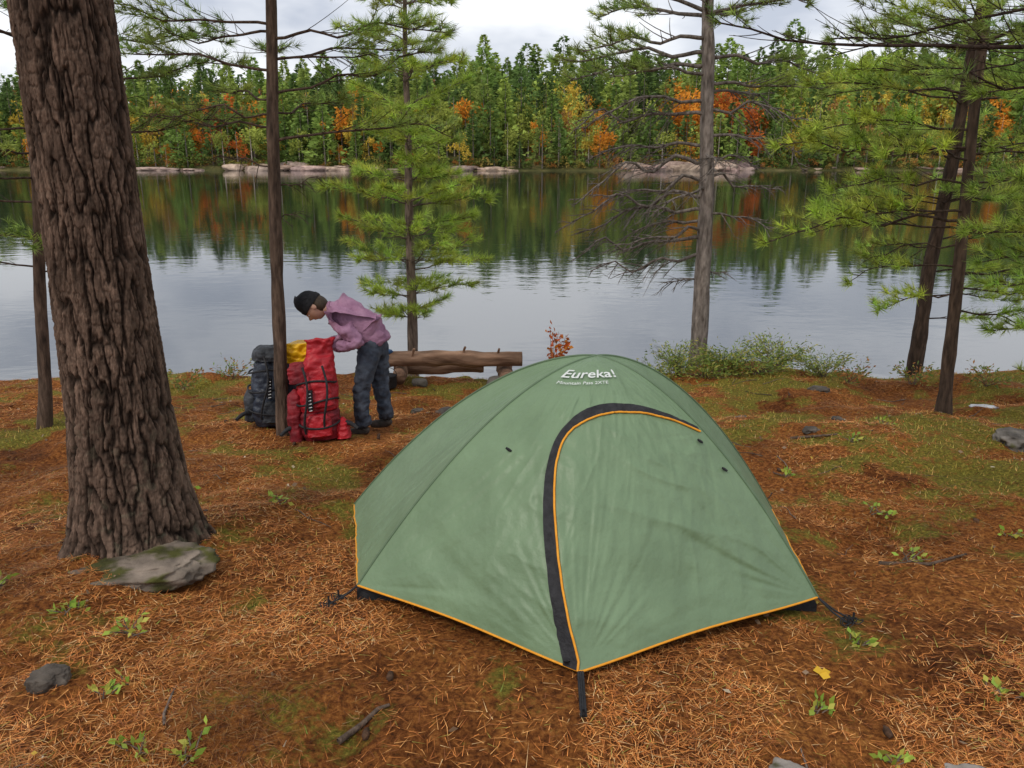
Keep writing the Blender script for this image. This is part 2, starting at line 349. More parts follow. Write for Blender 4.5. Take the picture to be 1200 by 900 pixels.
pine(b,[b,(5.18,9.9,.6),(5.28,9.9,2),(5.4,9.9,6)],[(-1,.11),(0,.085),(2,.07),(6,.03)],
  [(.9,180,.9,.05,.1,.3,.9),(1.3,170,1.2,.05,.1,.3,.9),(.6,0,1.2,.05,.1,.3,.9),(1.0,20,1.4,.05,.1,.3,.9),(.3,340,1,.05,.1,.3,.9),(.0,350,.9,.05,.1,.3,.9)]+whorls([(1.4,1.2),(2.0,1.5),(2.6,1.5),(3.2,1.4),(4,1.2)],6),(.33,.45,.08),M_bark,tscale=.12,barkcol=(.36,.31,.28))
b=(5.35,6.5,g(5.35,6.5)-.04)
pine(b,[b,(5.3,6.5,3),(5.3,6.5,6)],[(-.3,.09),(3,.06),(6,.03)],
  [(.55,175,1.3,.1,.1,.35,.95),(.95,185,1.5,.1,.12,.35,.95),(1.35,178,1.6,.1,.12,.35,.95),(1.75,172,1.6,.1,.12,.35,.95),(2.1,186,1.6,.1,.1,.35,.95),(2.4,178,1.7,.1,.1,.35,.95),(.3,195,1.1,.05,.1,.3,.9),(1.15,168,1.4,.1,.1,.35,.95),(1.55,188,1.4,.1,.1,.35,.95)]+whorls([(2.9,1.5),(3.4,1.4),(4.,1.3)],5),(.33,.46,.08),M_bark,tscale=.11,barkcol=(.42,.37,.34))
b=(3.75,4.6,g(3.75,4.6)-.04)
pine(b,[b,(3.7,4.6,3),(3.7,4.6,6)],[(-.3,.12),(3,.09),(6,.03)],
  [(2.60,178,2.6,.0,.0,.2,.35),(2.72,165,1.9,.02,.1,.3,.7),(2.5,192,1.5,.02,.06,.4,.6),(2.7,150,1.9,.04,.1,.3,.8),(2.40,172,1.5,.05,.05,.5,.7)]+whorls([(3.1,1.8),(3.6,1.6),(4.2,1.4)],6),(.22,.31,.065),M_bark,tscale=.075,barkcol=(.30,.26,.24),bthick=.9)

# ------------------------------------------------------------ big foreground trunk
def big_tree():
    bx,by=-2.0,3.87;z0=g(bx,by)-.15
    e=empty('pine_tree',(bx,by,z0))
    na,nz=440,940
    th=np.linspace(0,2*np.pi,na,endpoint=False);z=np.linspace(0,5.2,nz)
    T,Zz=np.meshgrid(th,z)
    r=np.interp(Zz,[0,.1,.25,.5,.9,1.7,2.9,5.2],[.45,.38,.32,.275,.24,.214,.203,.16])
    fl=np.clip(1-Zz/.6,0,1)**2
    r=r*(1+fl*(.13*np.sin(T*5+1)+.08*np.sin(T*3+2)))+.02*(fbm(np.cos(T)*2,np.sin(T)*2,Zz*.7)-.5)
    cx,cy=np.cos(T)*.25,np.sin(T)*.25
    wx=.045*(fbm(cx*8,cy*8,Zz*5,4)-.5);wy=.045*(fbm(cx*8+9,cy*8,Zz*5,4)-.5)
    n1=vn((cx+wx)*30,(cy+wy)*30,Zz*5.0+3)*.72+vn((cx+wx)*66,(cy+wy)*66,Zz*13+3)*.28
    n2=vn((cx-wy)*56+5,(cy+wx)*56,Zz*20)
    n3=fbm(cx*170,cy*170,Zz*60,3)
    n4=fbm(cx*70,cy*70,Zz*90,3)
    f1=np.clip(np.abs(n1-.5)*10,0,1)**.8;f2=np.clip(np.abs(n2-.5)*7,0,1)
    hgt=f1*(.50+.24*f2)+.20*n3+.20*n4
    r=r+(hgt-.7)*.028
    c1=np.clip(hgt*1.0,0,1)[...,None]
    tone=fbm(cx*14,cy*14,Zz*5,4)[...,None]
    dark=np.array([.013,.009,.007]);lt=np.array([.15,.105,.080])*(.35+1.25*tone)
    C=dark*(1-c1**2)+lt*c1**2
    C=C*(.45+1.1*n3[...,None])
    li=np.clip((fbm(cx*28,cy*28,Zz*28,4)-.62)*9,0,1)[...,None]*np.clip(1-Zz/1.2,0,1)[...,None]*.5;C=C*(1-li)+np.array([.17,.17,.12])*li
    V=np.stack([np.cos(T)*r,np.sin(T)*r,Zz],-1)
    npmesh('trunk',V,grid_faces(nz,na,True),M_barkbig,C.reshape(-1,3),True,e)
    acc=Acc();TP,TD,TS,TC=[],[],[],[]
    for k in range(20):
        zb=random.uniform(3.7,5.1);a=random.random()*6.28;L=random.uniform(1,2)
        d=np.array([math.cos(a),math.sin(a),.15]);s=np.linspace(0,1,6)
        P=np.array([0,0,zb])+d*(s*L)[:,None];acc.add(*tube(P,.03*(1-.8*s),5),(.6,.5,.45))
        for q in range(24):
            u=random.uniform(.3,1);TP.append(np.array([0,0,zb])+d*u*L+np.array([random.gauss(0,.15) for _ in range(3)]));TD.append(d+np.array([random.gauss(0,.5) for _ in range(3)]));TS.append(.11);TC.append(np.array((.15,.22,.05)))
    acc.out('limbs',M_bark,True,e);build_tufts('needles',TP,TD,TS,TC,M_needle,e)
big_tree()

# ------------------------------------------------------------ rocks
def rock_mesh(sx,sy,sz,seed,sub=4,rough=.35,f=1.6):
    import bmesh
    bm=bmesh.new();bmesh.ops.create_icosphere(bm,subdivisions=sub,radius=1)
    V=np.array([v.co[:] for v in bm.verts]);F=np.array([[v.index for v in fc.verts] for fc in bm.faces]);bm.free()
    n=fbm(V[:,0]*f+seed,V[:,1]*f,V[:,2]*f,5)-.5
    V=V*(1+rough*2*n)[:,None]
    V=np.sign(V)*np.abs(V)**.9
    V[:,2]=np.where(V[:,2]>.5,.5+(V[:,2]-.5)*.45,V[:,2])
    return V*np.array([sx,sy,sz]),F
def rock(x,y,sx,sy,sz,seed,col=(1,1,1),moss_=0,sink=.3,name='rock',tilt=0,rz=None):
    V,F=rock_mesh(sx,sy,sz,seed,5,.48,2.2)
    n=fbm(V[:,0]*14+seed,V[:,1]*14,V[:,2]*14,4)
    C=np.array(col,float)*(.25+1.4*n)[:,None]
    if moss_:
        m=np.clip((fbm(V[:,0]*9+seed,V[:,1]*9,V[:,2]*9,4)-(1-moss_))*10,0,1)[:,None];C=C*(1-m)+np.array([.5,.55,.12])*.6*m
    o=npmesh(name,V,F,M_rock,C,True);o.location=(x,y,g(x,y)+sz*(1-sink*2)*.5);o.rotation_euler=(0,tilt,seed if rz is None else rz)
    return o
rock(-1.82,3.52,.33,.19,.095,2.7,(.85,.74,.64),.47,.42,tilt=-.08,rz=.12)
rock(-1.78,2.62,.07,.06,.06,3.3,(.5,.45,.4),.35,.25)
rock(4.05,6.05,.17,.13,.10,4.1,(.7,.68,.66),.3)
rock(.93,2.10,.13,.09,.05,5.2,(1.5,1.45,1.4),.3)
rock(1.50,2.12,.1,.07,.04,6.1,(1.4,1.35,1.3))
for i,(x,y,s) in enumerate([(-1.0,8.0,.07),(-2.75,5.4,.12),(3.3,8.2,.10),(2.2,7.2,.08),(-.65,7.6,.13),(.1,8.9,.11),(2.5,6.3,.07),(3.1,7.2,.07)]):
    rock(x,y,s,s*.8,s*.5,7+i,(.55,.5,.45),.4,.4)

# ------------------------------------------------------------ far shore
def far_rocks():
    acc=Acc()
    for zone,n,h in [((-76,-62,1.0),18,.35),((-57,-34,1.05),44,.6),((-10,3,.8),14,.5),((22,48,.95),54,.8),((55,90,.5),12,.5),((-30,-12,.4),8,.5),((-130,-80,.5),14,.5),((90,140,.6),14,.5)]:
        for i in range(n):
            x=random.uniform(zone[0],zone[1]);s=zone[2]*random.uniform(.4,1.6)
            V,F=rock_mesh(s*random.uniform(1.0,2.4),s*1.2,s*random.uniform(.5,1.3)*h*1.2,i*1.7+x,3,.5,2.2)
            t=random.uniform(.6,1.2)
            acc.add(V+np.array([x,float(shore(x))+random.uniform(-.5,3.5),WATER+random.uniform(0,.6)*h*2]),F,np.array([t,t*random.uniform(.84,.95),t*random.uniform(.76,.9)])*(.6+.8*fbm(V[:,0]*1.5,V[:,1],V[:,2]*3,2))[:,None])
    acc.out('shore_rocks',M_rockfar,True)
far_rocks()
def tmpl_conifer(r,lean=.16,n=430,pow=1.0,layers=16):
    h=r.random(n)**.85;ph=(h*layers)%1
    R=lean*(1-h)**pow*(.5+.5*(1-ph))*(.6+.7*vn(h*7,r.random()*50))
    a=r.random(n)*6.28;R=R*(.55+.9*vn(np.cos(a)*2+3,np.sin(a)*2,h*9))
    rr=R*np.sqrt(r.random(n)*.8+.2)
    z=.12+h*.88-rr*.15
    P=np.stack([np.cos(a)*rr,np.sin(a)*rr,z],-1)
    D=np.stack([np.cos(a),np.sin(a),.1+.7*(r.random(n)-.5)],-1)
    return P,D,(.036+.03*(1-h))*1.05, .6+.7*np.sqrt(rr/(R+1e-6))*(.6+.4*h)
def tmpl_decid(r,n=480):
    k=12;c=np.stack([r.normal(0,.14,k),r.normal(0,.14,k),.3+.55*r.random(k)],-1);cr=.07+.09*r.random(k)
    i=r.integers(0,k,n);d=r.normal(size=(n,3));d/=np.linalg.norm(d,axis=1)[:,None]
    P=c[i]+d*(cr[i]*(r.random(n)**.4))[:,None]
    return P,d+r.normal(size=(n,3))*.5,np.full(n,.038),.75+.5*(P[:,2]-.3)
def forest():
    r=np.random.default_rng(3)
    T=[tmpl_conifer(r,lean=l,pow=p,layers=la) for l,p,la in [(.20,.75,12),(.26,.7,10),(.30,.55,8),(.24,.8,10),(.34,.45,6),(.38,.4,5)]]
    T+= [tmpl_decid(r) for _ in range(5)]
    trees=[]
    hot=[(-86,5,'o'),(-78,4,'y'),(-66,5,'o'),(-60,5,'r'),(-52,3,'y'),(-36,4,'o'),(-32,3,'y'),(-20,4,'l'),(2,3,'l'),(14,4,'y'),(18,2.5,'o'),(30,3,'l'),(38,3,'o'),(49,4,'r'),(60,4,'y'),(72,5,'b'),(-95,6,'o'),(85,5,'y'),(100,6,'o')]
    GR=[(.15,.23,.06),(.22,.31,.07),(.12,.19,.055),(.29,.37,.08),(.18,.27,.065),(.26,.33,.08),(.10,.155,.05)]
    for row in range(11):
        yo=3.0+row*3.6+row*row*.35
        x=-175.
        while x<175:
            x+=random.uniform(1.9,4.8)
            y=float(shore(x))+yo+random.uniform(-1.6,1.6)
            z=g(x,y);kind='g'
            for hx,hw,hc in hot:
                if abs(x-hx)<hw and row<8 and random.random()<.55: kind=hc
            if kind=='g' and random.random()<.06: kind=random.choice('yyob')
            if kind=='g' and random.random()<.27: kind='l'
            if kind=='g' :
                H=random.uniform(10,17) if row>1 else random.uniform(5,12)
                if random.random()<.14: H*=1.25
                t=random.choice([0,1,2,3,4,5,4,1,2]);c=np.array(random.choice(GR))*random.uniform(.72,1.12)
            else:
                H=random.uniform(8,13) if row>1 else random.uniform(4,9)
                t=random.choice([6,7,8,9,10])
                c=np.array({'r':(.60,.17,.04),'o':(.78,.32,.045),'y':(.70,.50,.08),'b':(.40,.22,.08),'l':(.38,.43,.09)}[kind])*random.uniform(.7,1.15)
            H*=1.03+.0012*np.clip(x,0,100)
            trees.append((x,y,z,H,t,c))
    for _ in range(560):
        x=random.uniform(-150,150);y=float(shore(x))+random.uniform(1.0,5)
        trees.append((x,y,g(x,y)-.3,random.uniform(1.2,3.2),random.choice([6,7,8,9,5]),np.array(random.choice([(.16,.23,.05),(.30,.29,.07),(.48,.22,.06),(.42,.32,.09),(.12,.19,.05),(.14,.2,.055)]))))
    Vs=[];Cs=[]
    for (x,y,z,H,t,c) in trees:
        P,D,sz,sh=T[t];n=len(P)
        if H<4: idx=r.integers(0,n,130)
        else: idx=slice(None)
        P=P[idx];D=D[idx];sz=np.broadcast_to(sz,(n,))[idx];sh=sh[idx]
        a=random.random()*6.28;ca,sa=math.cos(a),math.sin(a)
        Rm=np.array([[ca,-sa,0],[sa,ca,0],[0,0,1]])
        wide=1.0 if H>4 else 1.8
        P=(P@Rm.T)*np.array([H*wide,H*wide,H]);D=D@Rm.T
        D=D/np.linalg.norm(D,axis=1)[:,None]
        q=r.normal(size=D.shape);S=np.cross(D,q);S/=np.linalg.norm(S,axis=1)[:,None]
        w=(sz*max(H,3.5)*1.0)[:,None]
        if H<4: w=w*1.5
        V=np.stack([P-S*w*.5,P+S*w*.5,P+D*w*1.3],1)+np.array([x,y,z])
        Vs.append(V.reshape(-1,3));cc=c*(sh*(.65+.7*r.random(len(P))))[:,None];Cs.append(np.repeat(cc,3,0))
    V=np.vstack(Vs);e=empty('distant_forest');npmesh('foliage',V,np.arange(len(V)).reshape(-1,3),M_far,np.clip(np.vstack(Cs),0,.9),parent=e)
    a2=Acc()
    for (x,y,z,H,t,c) in trees:
        if H>4: a2.add(*tube([(x,y,z-.3),(x,y,z+H*.5),(x,y,z+H*.97)],[.16,.11,.02],4),random.choice([(.7,.65,.6),(.7,.65,.6),(1.5,1.4,1.3)]))
    a2.out('trunks',M_barkgrey,False,e)
forest()

# ------------------------------------------------------------ tent
def tent():
    e=empty('tent',(.3,3.8,0));eb=np.array([.3,3.8,0])
    def gz(x,y,o=.05): return np.array([x,y,g(x,y)+o])
    L0=gz(-.725,3.33,.085);R0=gz(1.42,3.28,.085);RL=gz(-.97,4.5,.08);RR=gz(1.6,4.5,.08);F0=gz(.269,2.69,.035)
    A=np.array([.425,3.87,1.03])
    def pole(C,s):
        s=np.asarray(s,float)[...,None];h=s;v=1-(1-s)**1.72
        return np.concatenate([C[:2]+(A[:2]-C[:2])*h,C[2]+(A[2]-C[2])*v],-1)
    wF=.463
    def front(s,w,disp=True):
        s=np.asarray(s,float);w=np.asarray(w,float)
        p=pole(L0,s)*(1-w)[...,None]+pole(R0,s)*w[...,None]
        wr=.463-.115*np.clip(s/.45,0,1)**.9
        tri=np.where(w<wr,w/wr,(1-w)/(1-wr));sm=np.sin(tri*np.pi/2)**1.1
        k=np.clip(s*2.2,0,1);t=tri*(1-k)+sm*k
        off=F0-(L0*(1-wF)+R0*wF)
        p=p+off*((1-s)**1.25*t)[...,None]
        p=p+np.array([0,-.03,.035])*(np.sin(np.pi*w)*np.sin(np.pi*np.clip(s,0,1)))[...,None]
        p=p+np.array([0,0,.02])*(np.clip(1-s*8,0,1)*np.sin(np.pi*2*np.abs(w-.463))**2)[...,None]
        if disp:
            ed=np.clip(np.minimum(w,1-w)*8,0,1)*np.clip((1-s)*4,0,1)*np.clip(s*10+.15,0,1)
            ed=ed*(1-.95*np.exp(-(((s-.78)/.10)**2+((w-.32)/.3)**2)**2))
            d=.018*(fbm(s*10+w*4,w*3.0,1,3)-.5)+.010*(fbm(s*2.5,w*24+s*8,4,3)-.5)
            r1=1-np.abs(2*fbm(s*9+w*4.5,w*2.2-s*1.5,7,3)-1);d=d+.012*(r1**3-.3)
            r2=1-np.abs(2*fbm(w*12-s*3,s*3+w,13,3)-1);d=d+.007*(r2**4-.3)
            for (cs,cw,f,am) in ((0,0,16,.010),(0,1,16,.010),(.5,.98,12,.008),(0,.463,18,.006),(.9,.4,10,.005)):
                an=np.arctan2((s-cs)*1.2,(w-cw)*2.0);rd=np.hypot((s-cs)*1.2,(w-cw)*2.0)
                d=d+am*(vn(an*f,rd*1.5,cs*9+cw*3)-.5)*np.exp(-(rd/.6)**2)*np.clip(rd*8,0,1)*2
            p=p+np.array([0,-1,.35])*(d*ed)[...,None]
        return p
    def ruled(C1,C2,sag,seed):
        def f(s,w):
            p=pole(C1,s)*(1-w)[...,None]+pole(C2,s)*w[...,None]
            mid=(C1+C2)/2;inn=(A-mid);inn[2]=0;inn/=np.linalg.norm(inn)
            p=p+inn*(sag*np.sin(np.pi*w)*np.sin(np.pi*s))[...,None]
            ed=np.sin(np.pi*np.clip(w,0,1))
            p=p-inn*((.022*(fbm(s*3,w*16+s*5,seed,3)-.5)+.016*(fbm(s*12,w*3,seed+3,2)-.5))*ed)[...,None]
            return p
        return f
    fab=mat('tent_fabric',(.135,.205,.112),(.17,.255,.142),4,.48,.6,24,spec=.45,bdist=.009)
    acc=Acc()
    def panel(f,n=110):
        s,w=np.meshgrid(np.linspace(0,1,n),np.linspace(0,1,n),indexing='ij')
        acc.add(f(s,w).reshape(-1,3)-eb,grid_faces(n,n))
    panel(front,260);left=ruled(L0,RL,.07,2);right=ruled(RR,R0,.05,5);rear=ruled(RL,RR,.05,8)
    panel(left);panel(right);panel(rear)
    acc.out('rainfly',fab,True,e)
    def fn(s,w,o):
        h=.004;p=front(s,w);a=front(np.minimum(s+h,1),w)-front(s-h*0,w);b=front(s,np.minimum(w+h,1))-front(s,w-h)
        n=np.cross(b,a);n/=np.linalg.norm(n,axis=-1)[...,None]+1e-9
        return p+n*o
    sm=Acc();s=np.linspace(0,1,60)
    seam=mat('tent_seam',(.085,.135,.075),(.11,.17,.095),8,.5,spec=.4)
    for C in (L0,R0,RL,RR): sm.add(*tube(pole(C,s)-eb+np.array([0,0,.001]),.006,8))
    sm.out('pole_sleeves',seam,True,e)
    K=np.array([(0,.463),(.06,.445),(.12,.425),(.25,.388),(.38,.352),(.48,.335),(.535,.35),(.57,.40),(.595,.48),(.607,.58),(.60,.72),(.575,.84),(.54,.92),(.5,.985)])
    q=np.r_[0,np.cumsum(np.linalg.norm(np.diff(K,axis=0)*[1.3,1.6],axis=1))];u=np.linspace(0,q[-1],260)
    ks=np.interp(u,q,K[:,0]);kw=np.interp(u,q,K[:,1])
    ker=np.ones(21)/21
    def smth(a): ap=np.r_[np.full(10,a[0]),a,np.full(10,a[-1])];return np.convolve(ap,ker,'valid')
    ks,kw=smth(ks),smth(kw);ks[0]=0
    ts,tw=np.gradient(ks)*1.3,np.gradient(kw)*1.7;l=np.hypot(ts,tw);ns,nw=tw/l/1.3,-ts/l/1.7
    width=.060*np.interp(u,[0,u[-1]*.5,u[-1]],[.75,1,.45])
    m=9;off=np.linspace(0,1,m)
    S=ks[:,None]+ns[:,None]*(width[:,None]*off*1.);Wd=kw[:,None]+nw[:,None]*(width[:,None]*off)
    S=np.clip(S,0,1);Wd=np.clip(Wd,0,1)
    a=Acc();a.add(fn(S,Wd,.006).reshape(-1,3)-eb,grid_faces(260,m));a.out('zipper_flap',M_black,True,e)
    p=fn(ks,kw,.007)-eb
    a=Acc();a.add(*tube(p,.0050,7))
    hw=np.linspace(0,1,160);hem=front(np.zeros(160),hw)-eb
    for pth in (hem,left(np.zeros(60),np.linspace(0,1,60))-eb,right(np.zeros(60),np.linspace(0,1,60))-eb,rear(np.zeros(60),np.linspace(0,1,60))-eb): a.add(*tube(pth,.0050,7))
    a.out('orange_piping',M_orange,True,e)
    a=Acc();q=[L0+[-.01,.02,0],R0+[.01,.02,0],RR-[.05,.05,0],RL+[.02,-.05,0]];ring=[]
    for i in range(4):
        for t in np.linspace(0,1,12,endpoint=False): ring.append(q[i]*(1-t)+q[(i+1)%4]*t)
    ring=np.array(ring);lo=ring.copy();lo[:,2]=gh(ring[:,0],ring[:,1])-.01;hi=ring.copy();hi[:,2]+=.06;c=ring.mean(0);hi[:,:2]=c[:2]+(hi[:,:2]-c[:2])*.94
    md=lo*.5+ring*.5;md[:,:2]=c[:2]+(lo[:,:2]-c[:2])*1.0
    a.add(np.vstack([lo,md,hi])-eb,grid_faces(3,48,True));a.out('inner_tub',M_black,False,e)
    a=Acc()
    fs=np.array([.262,2.46,g(.262,2.46)+.01]);P=np.array([F0+[0,0,.0],F0*.5+fs*.5,fs])
    for o in (-.008,0,.008): a.add(*tube(P+[o,0,0]-eb,.006,5))
    a.add(*tube(np.array([fs+[0,.0,.03],fs+[0,.02,-.08]])-eb,.006,6))
    for C,d in ((L0,(-.13,-.04)),(R0,(.14,-.08)),(L0,(-.1,.03)),(R0,(.1,-.12))):
        t=C+[d[0],d[1],0];t[2]=g(t[0],t[1])+.015;a.add(*tube(np.array([C,(C+t)/2+[0,0,-.01],t])-eb,.005,5));a.add(*tube(np.array([t+[0,0,.04],t+[0,0,-.06]])-eb,.005,6))
        for k in range(3):
            th=np.linspace(0,6.3,9);a.add(*tube(t+np.stack([np.cos(th)*.025+random.gauss(0,.012),np.sin(th)*.02+random.gauss(0,.012),.006+.008*np.cos(th*2+k)],-1)-eb,.0028,4))
    for (s_,w_) in ((.46,.16),(.47,.93),(.37,.95)):
        c=fn(np.array([s_]),np.array([w_]),.012)[0];a.add(*tube(np.array([c-[.012,0,-.008],c,c+[.012,0,-.008]])-eb,[.005,.007,.005],6))
    a.out('straps_and_stakes',M_black,True,e)
    white=mat('white_print',(.6,.62,.6),(.68,.7,.68),20,.6)
    for txt,s0,w0,size in (('Eureka!',.772,.14,.088),('Mountain Pass 2XTE',.735,.16,.029)):
        cu=bpy.data.curves.new('t','FONT');cu.body=txt;cu.size=size;cu.offset=.0010 if size>.05 else 0;cu.resolution_u=4;o=bpy.data.objects.new('t',cu);COL.objects.link(o)
        bpy.context.view_layer.update();dg=bpy.context.evaluated_depsgraph_get();me=bpy.data.meshes.new_from_object(o.evaluated_get(dg))
        bpy.data.objects.remove(o)
        V=np.array([v.co[:] for v in me.vertices])
        hs=np.linalg.norm(front(np.array([s0+.05]),np.array([.4]),False)-front(np.array([s0]),np.array([.4]),False))/.05
        hwid=np.linalg.norm(front(np.array([s0]),np.array([.6]),False)-front(np.array([s0]),np.array([.2]),False))/.4
        V2=fn(s0+V[:,1]/hs,w0+V[:,0]/hwid,.011)-eb
        me.vertices.foreach_set('co',V2.astype(np.float32).ravel());me.materials.clear();me.materials.append(white);me.update()
        t=bpy.data.objects.new('printed_lettering',me);COL.objects.link(t);t.parent=e
tent()

# ------------------------------------------------------------ log bench
def log_bench():
    z=g(-.7,9.2);e=empty('log_bench',(-.7,9.2,z));eb=np.array([-.7,9.2,z])
    wood=mat('weathered_log',(.10,.055,.035),(.40,.27,.19),9,.9,.7,40,True,(.25,1,1))
    def logm(p0,p1,r,seed):
        s=np.linspace(0,1,60);P=np.array(p0)*(1-s)[:,None]+np.array(p1)*s[:,None];P[:,2]+=.03*(vn(s*4,seed)-.5)
        R=r*(1+.2*(vn(s*9,seed+3)-.5));R[0]*=.05;R[-1]*=.05;R[1]=r*.93;R[-2]=r*.93
        P[1]=P[0];P[-2]=P[-1]
        P[0]=P[0]+(P[2]-P[0])*.02;P[-1]=P[-1]-(P[-1]-P[-3])*.02
        V,F=tube(P,R,24);n=fbm(V[:,0]*4,V[:,1]*30,V[:,2]*30,3)
        C=np.array([1,.9,.82])*(.4+1.1*n)[:,None];V=V+(V-np.repeat(P,24,0))*(n[:,None]-.5)*.3
        return V-eb,F,C
    a=Acc();a.add(*logm((-1.75,9.28,z+.27),(.12,9.15,z+.31),.09,1));a.add(*logm((-1.45,9.5,z+.10),(-.35,9.46,z+.12),.07,2))
    a.add(*logm((-1.35,9.1,z+.09),(-1.35,9.5,z+.1),.08,4));a.add(*logm((-.05,9.0,z+.1),(-.1,9.45,z+.12),.09,5))
    for (x0,l_,dz) in ((-1.2,.16,.1),(-.6,.12,.12),(-.2,.1,.08)):
        a.add(*logm((x0,9.2,z+.3),(x0+.05,9.12,z+.3+dz+.05),.014,x0*9))
    a.out('logs',wood,True,e)
    a=Acc()
    for i,(x,y,s) in enumerate([(-.15,9.05,.12),(.08,9.1,.12),(.15,9.3,.12),(-1.1,9.1,.08),(.25,9.1,.07)]):
        V,F=rock_mesh(s*1.2,s,s*.8,i*3.3,3);a.add(V+np.array([x,y,z+s*.4])-eb,F,(.6,.57,.52))
    a.out('support_stones',M_rock,True,e)
    e2=empty('cooking_pot',(-1.45,9.0,g(-1.45,9)))
    th=np.linspace(0,2*np.pi,24,endpoint=False);prof=[(0.001,.01),(.085,.01),(.095,.03),(.095,.15),(.10,.155),(.08,.165),(.02,.175),(.001,.19)]
    V=np.array([[(np.cos(t)*r,np.sin(t)*r,z_) for t in th] for r,z_ in prof]);npmesh('pot',V,grid_faces(len(prof),24,True),M_black,smooth=True,parent=e2)
    t=np.linspace(0,np.pi,12);V,F=tube(np.stack([np.cos(t)*.1,0*t,.15+np.sin(t)*.1],-1),.004,5);npmesh('handle',V,F,M_black,parent=e2)
    V,F=rock_mesh(.12,.06,.04,4,3,.3,2);o=npmesh('blue_sandals',V,F,mat('blue_webbing',(.02,.05,.12),(.05,.12,.25),20,.7),smooth=True);o.location=(-1.55,9.22,z+.38)
log_bench()

# ------------------------------------------------------------ backpacks
def loft(rings,sq=3.2,n=48,seed=0,amp=.02,nz=40):
    rings=np.array(rings,float);d_=np.r_[0,np.cumsum(np.linalg.norm(np.diff(rings[:,:3],axis=0),axis=1))];t=np.linspace(0,d_[-1],nz)
    I=lambda k:np.interp(t,d_,rings[:,k])
    zz=I(0);rx,ry,ox,oy=I(1),I(2),I(3),I(4);th=np.linspace(0,2*np.pi,n,endpoint=False)
    c,s=np.cos(th),np.sin(th);rr=(np.abs(c)**sq+np.abs(s)**sq)**(-1/sq)
    X=ox[:,None]+rx[:,None]*rr*c;Y=oy[:,None]+ry[:,None]*rr*s;Zg=np.repeat(zz[:,None],n,1)
    am=amp*np.clip(rx*12,0,1)[:,None]
    d=am*((fbm(X*9+seed,Y*9,Zg*7,3)-.5)*2+(np.abs(fbm(X*16+seed,Y*16,Zg*24,2)-.5)*-2.2+.3))
    X=X+c*d;Y=Y+s*d;Zg=Zg+.5*d
    return np.stack([X,Y,Zg],-1).reshape(-1,3),grid_faces(nz,n,True)
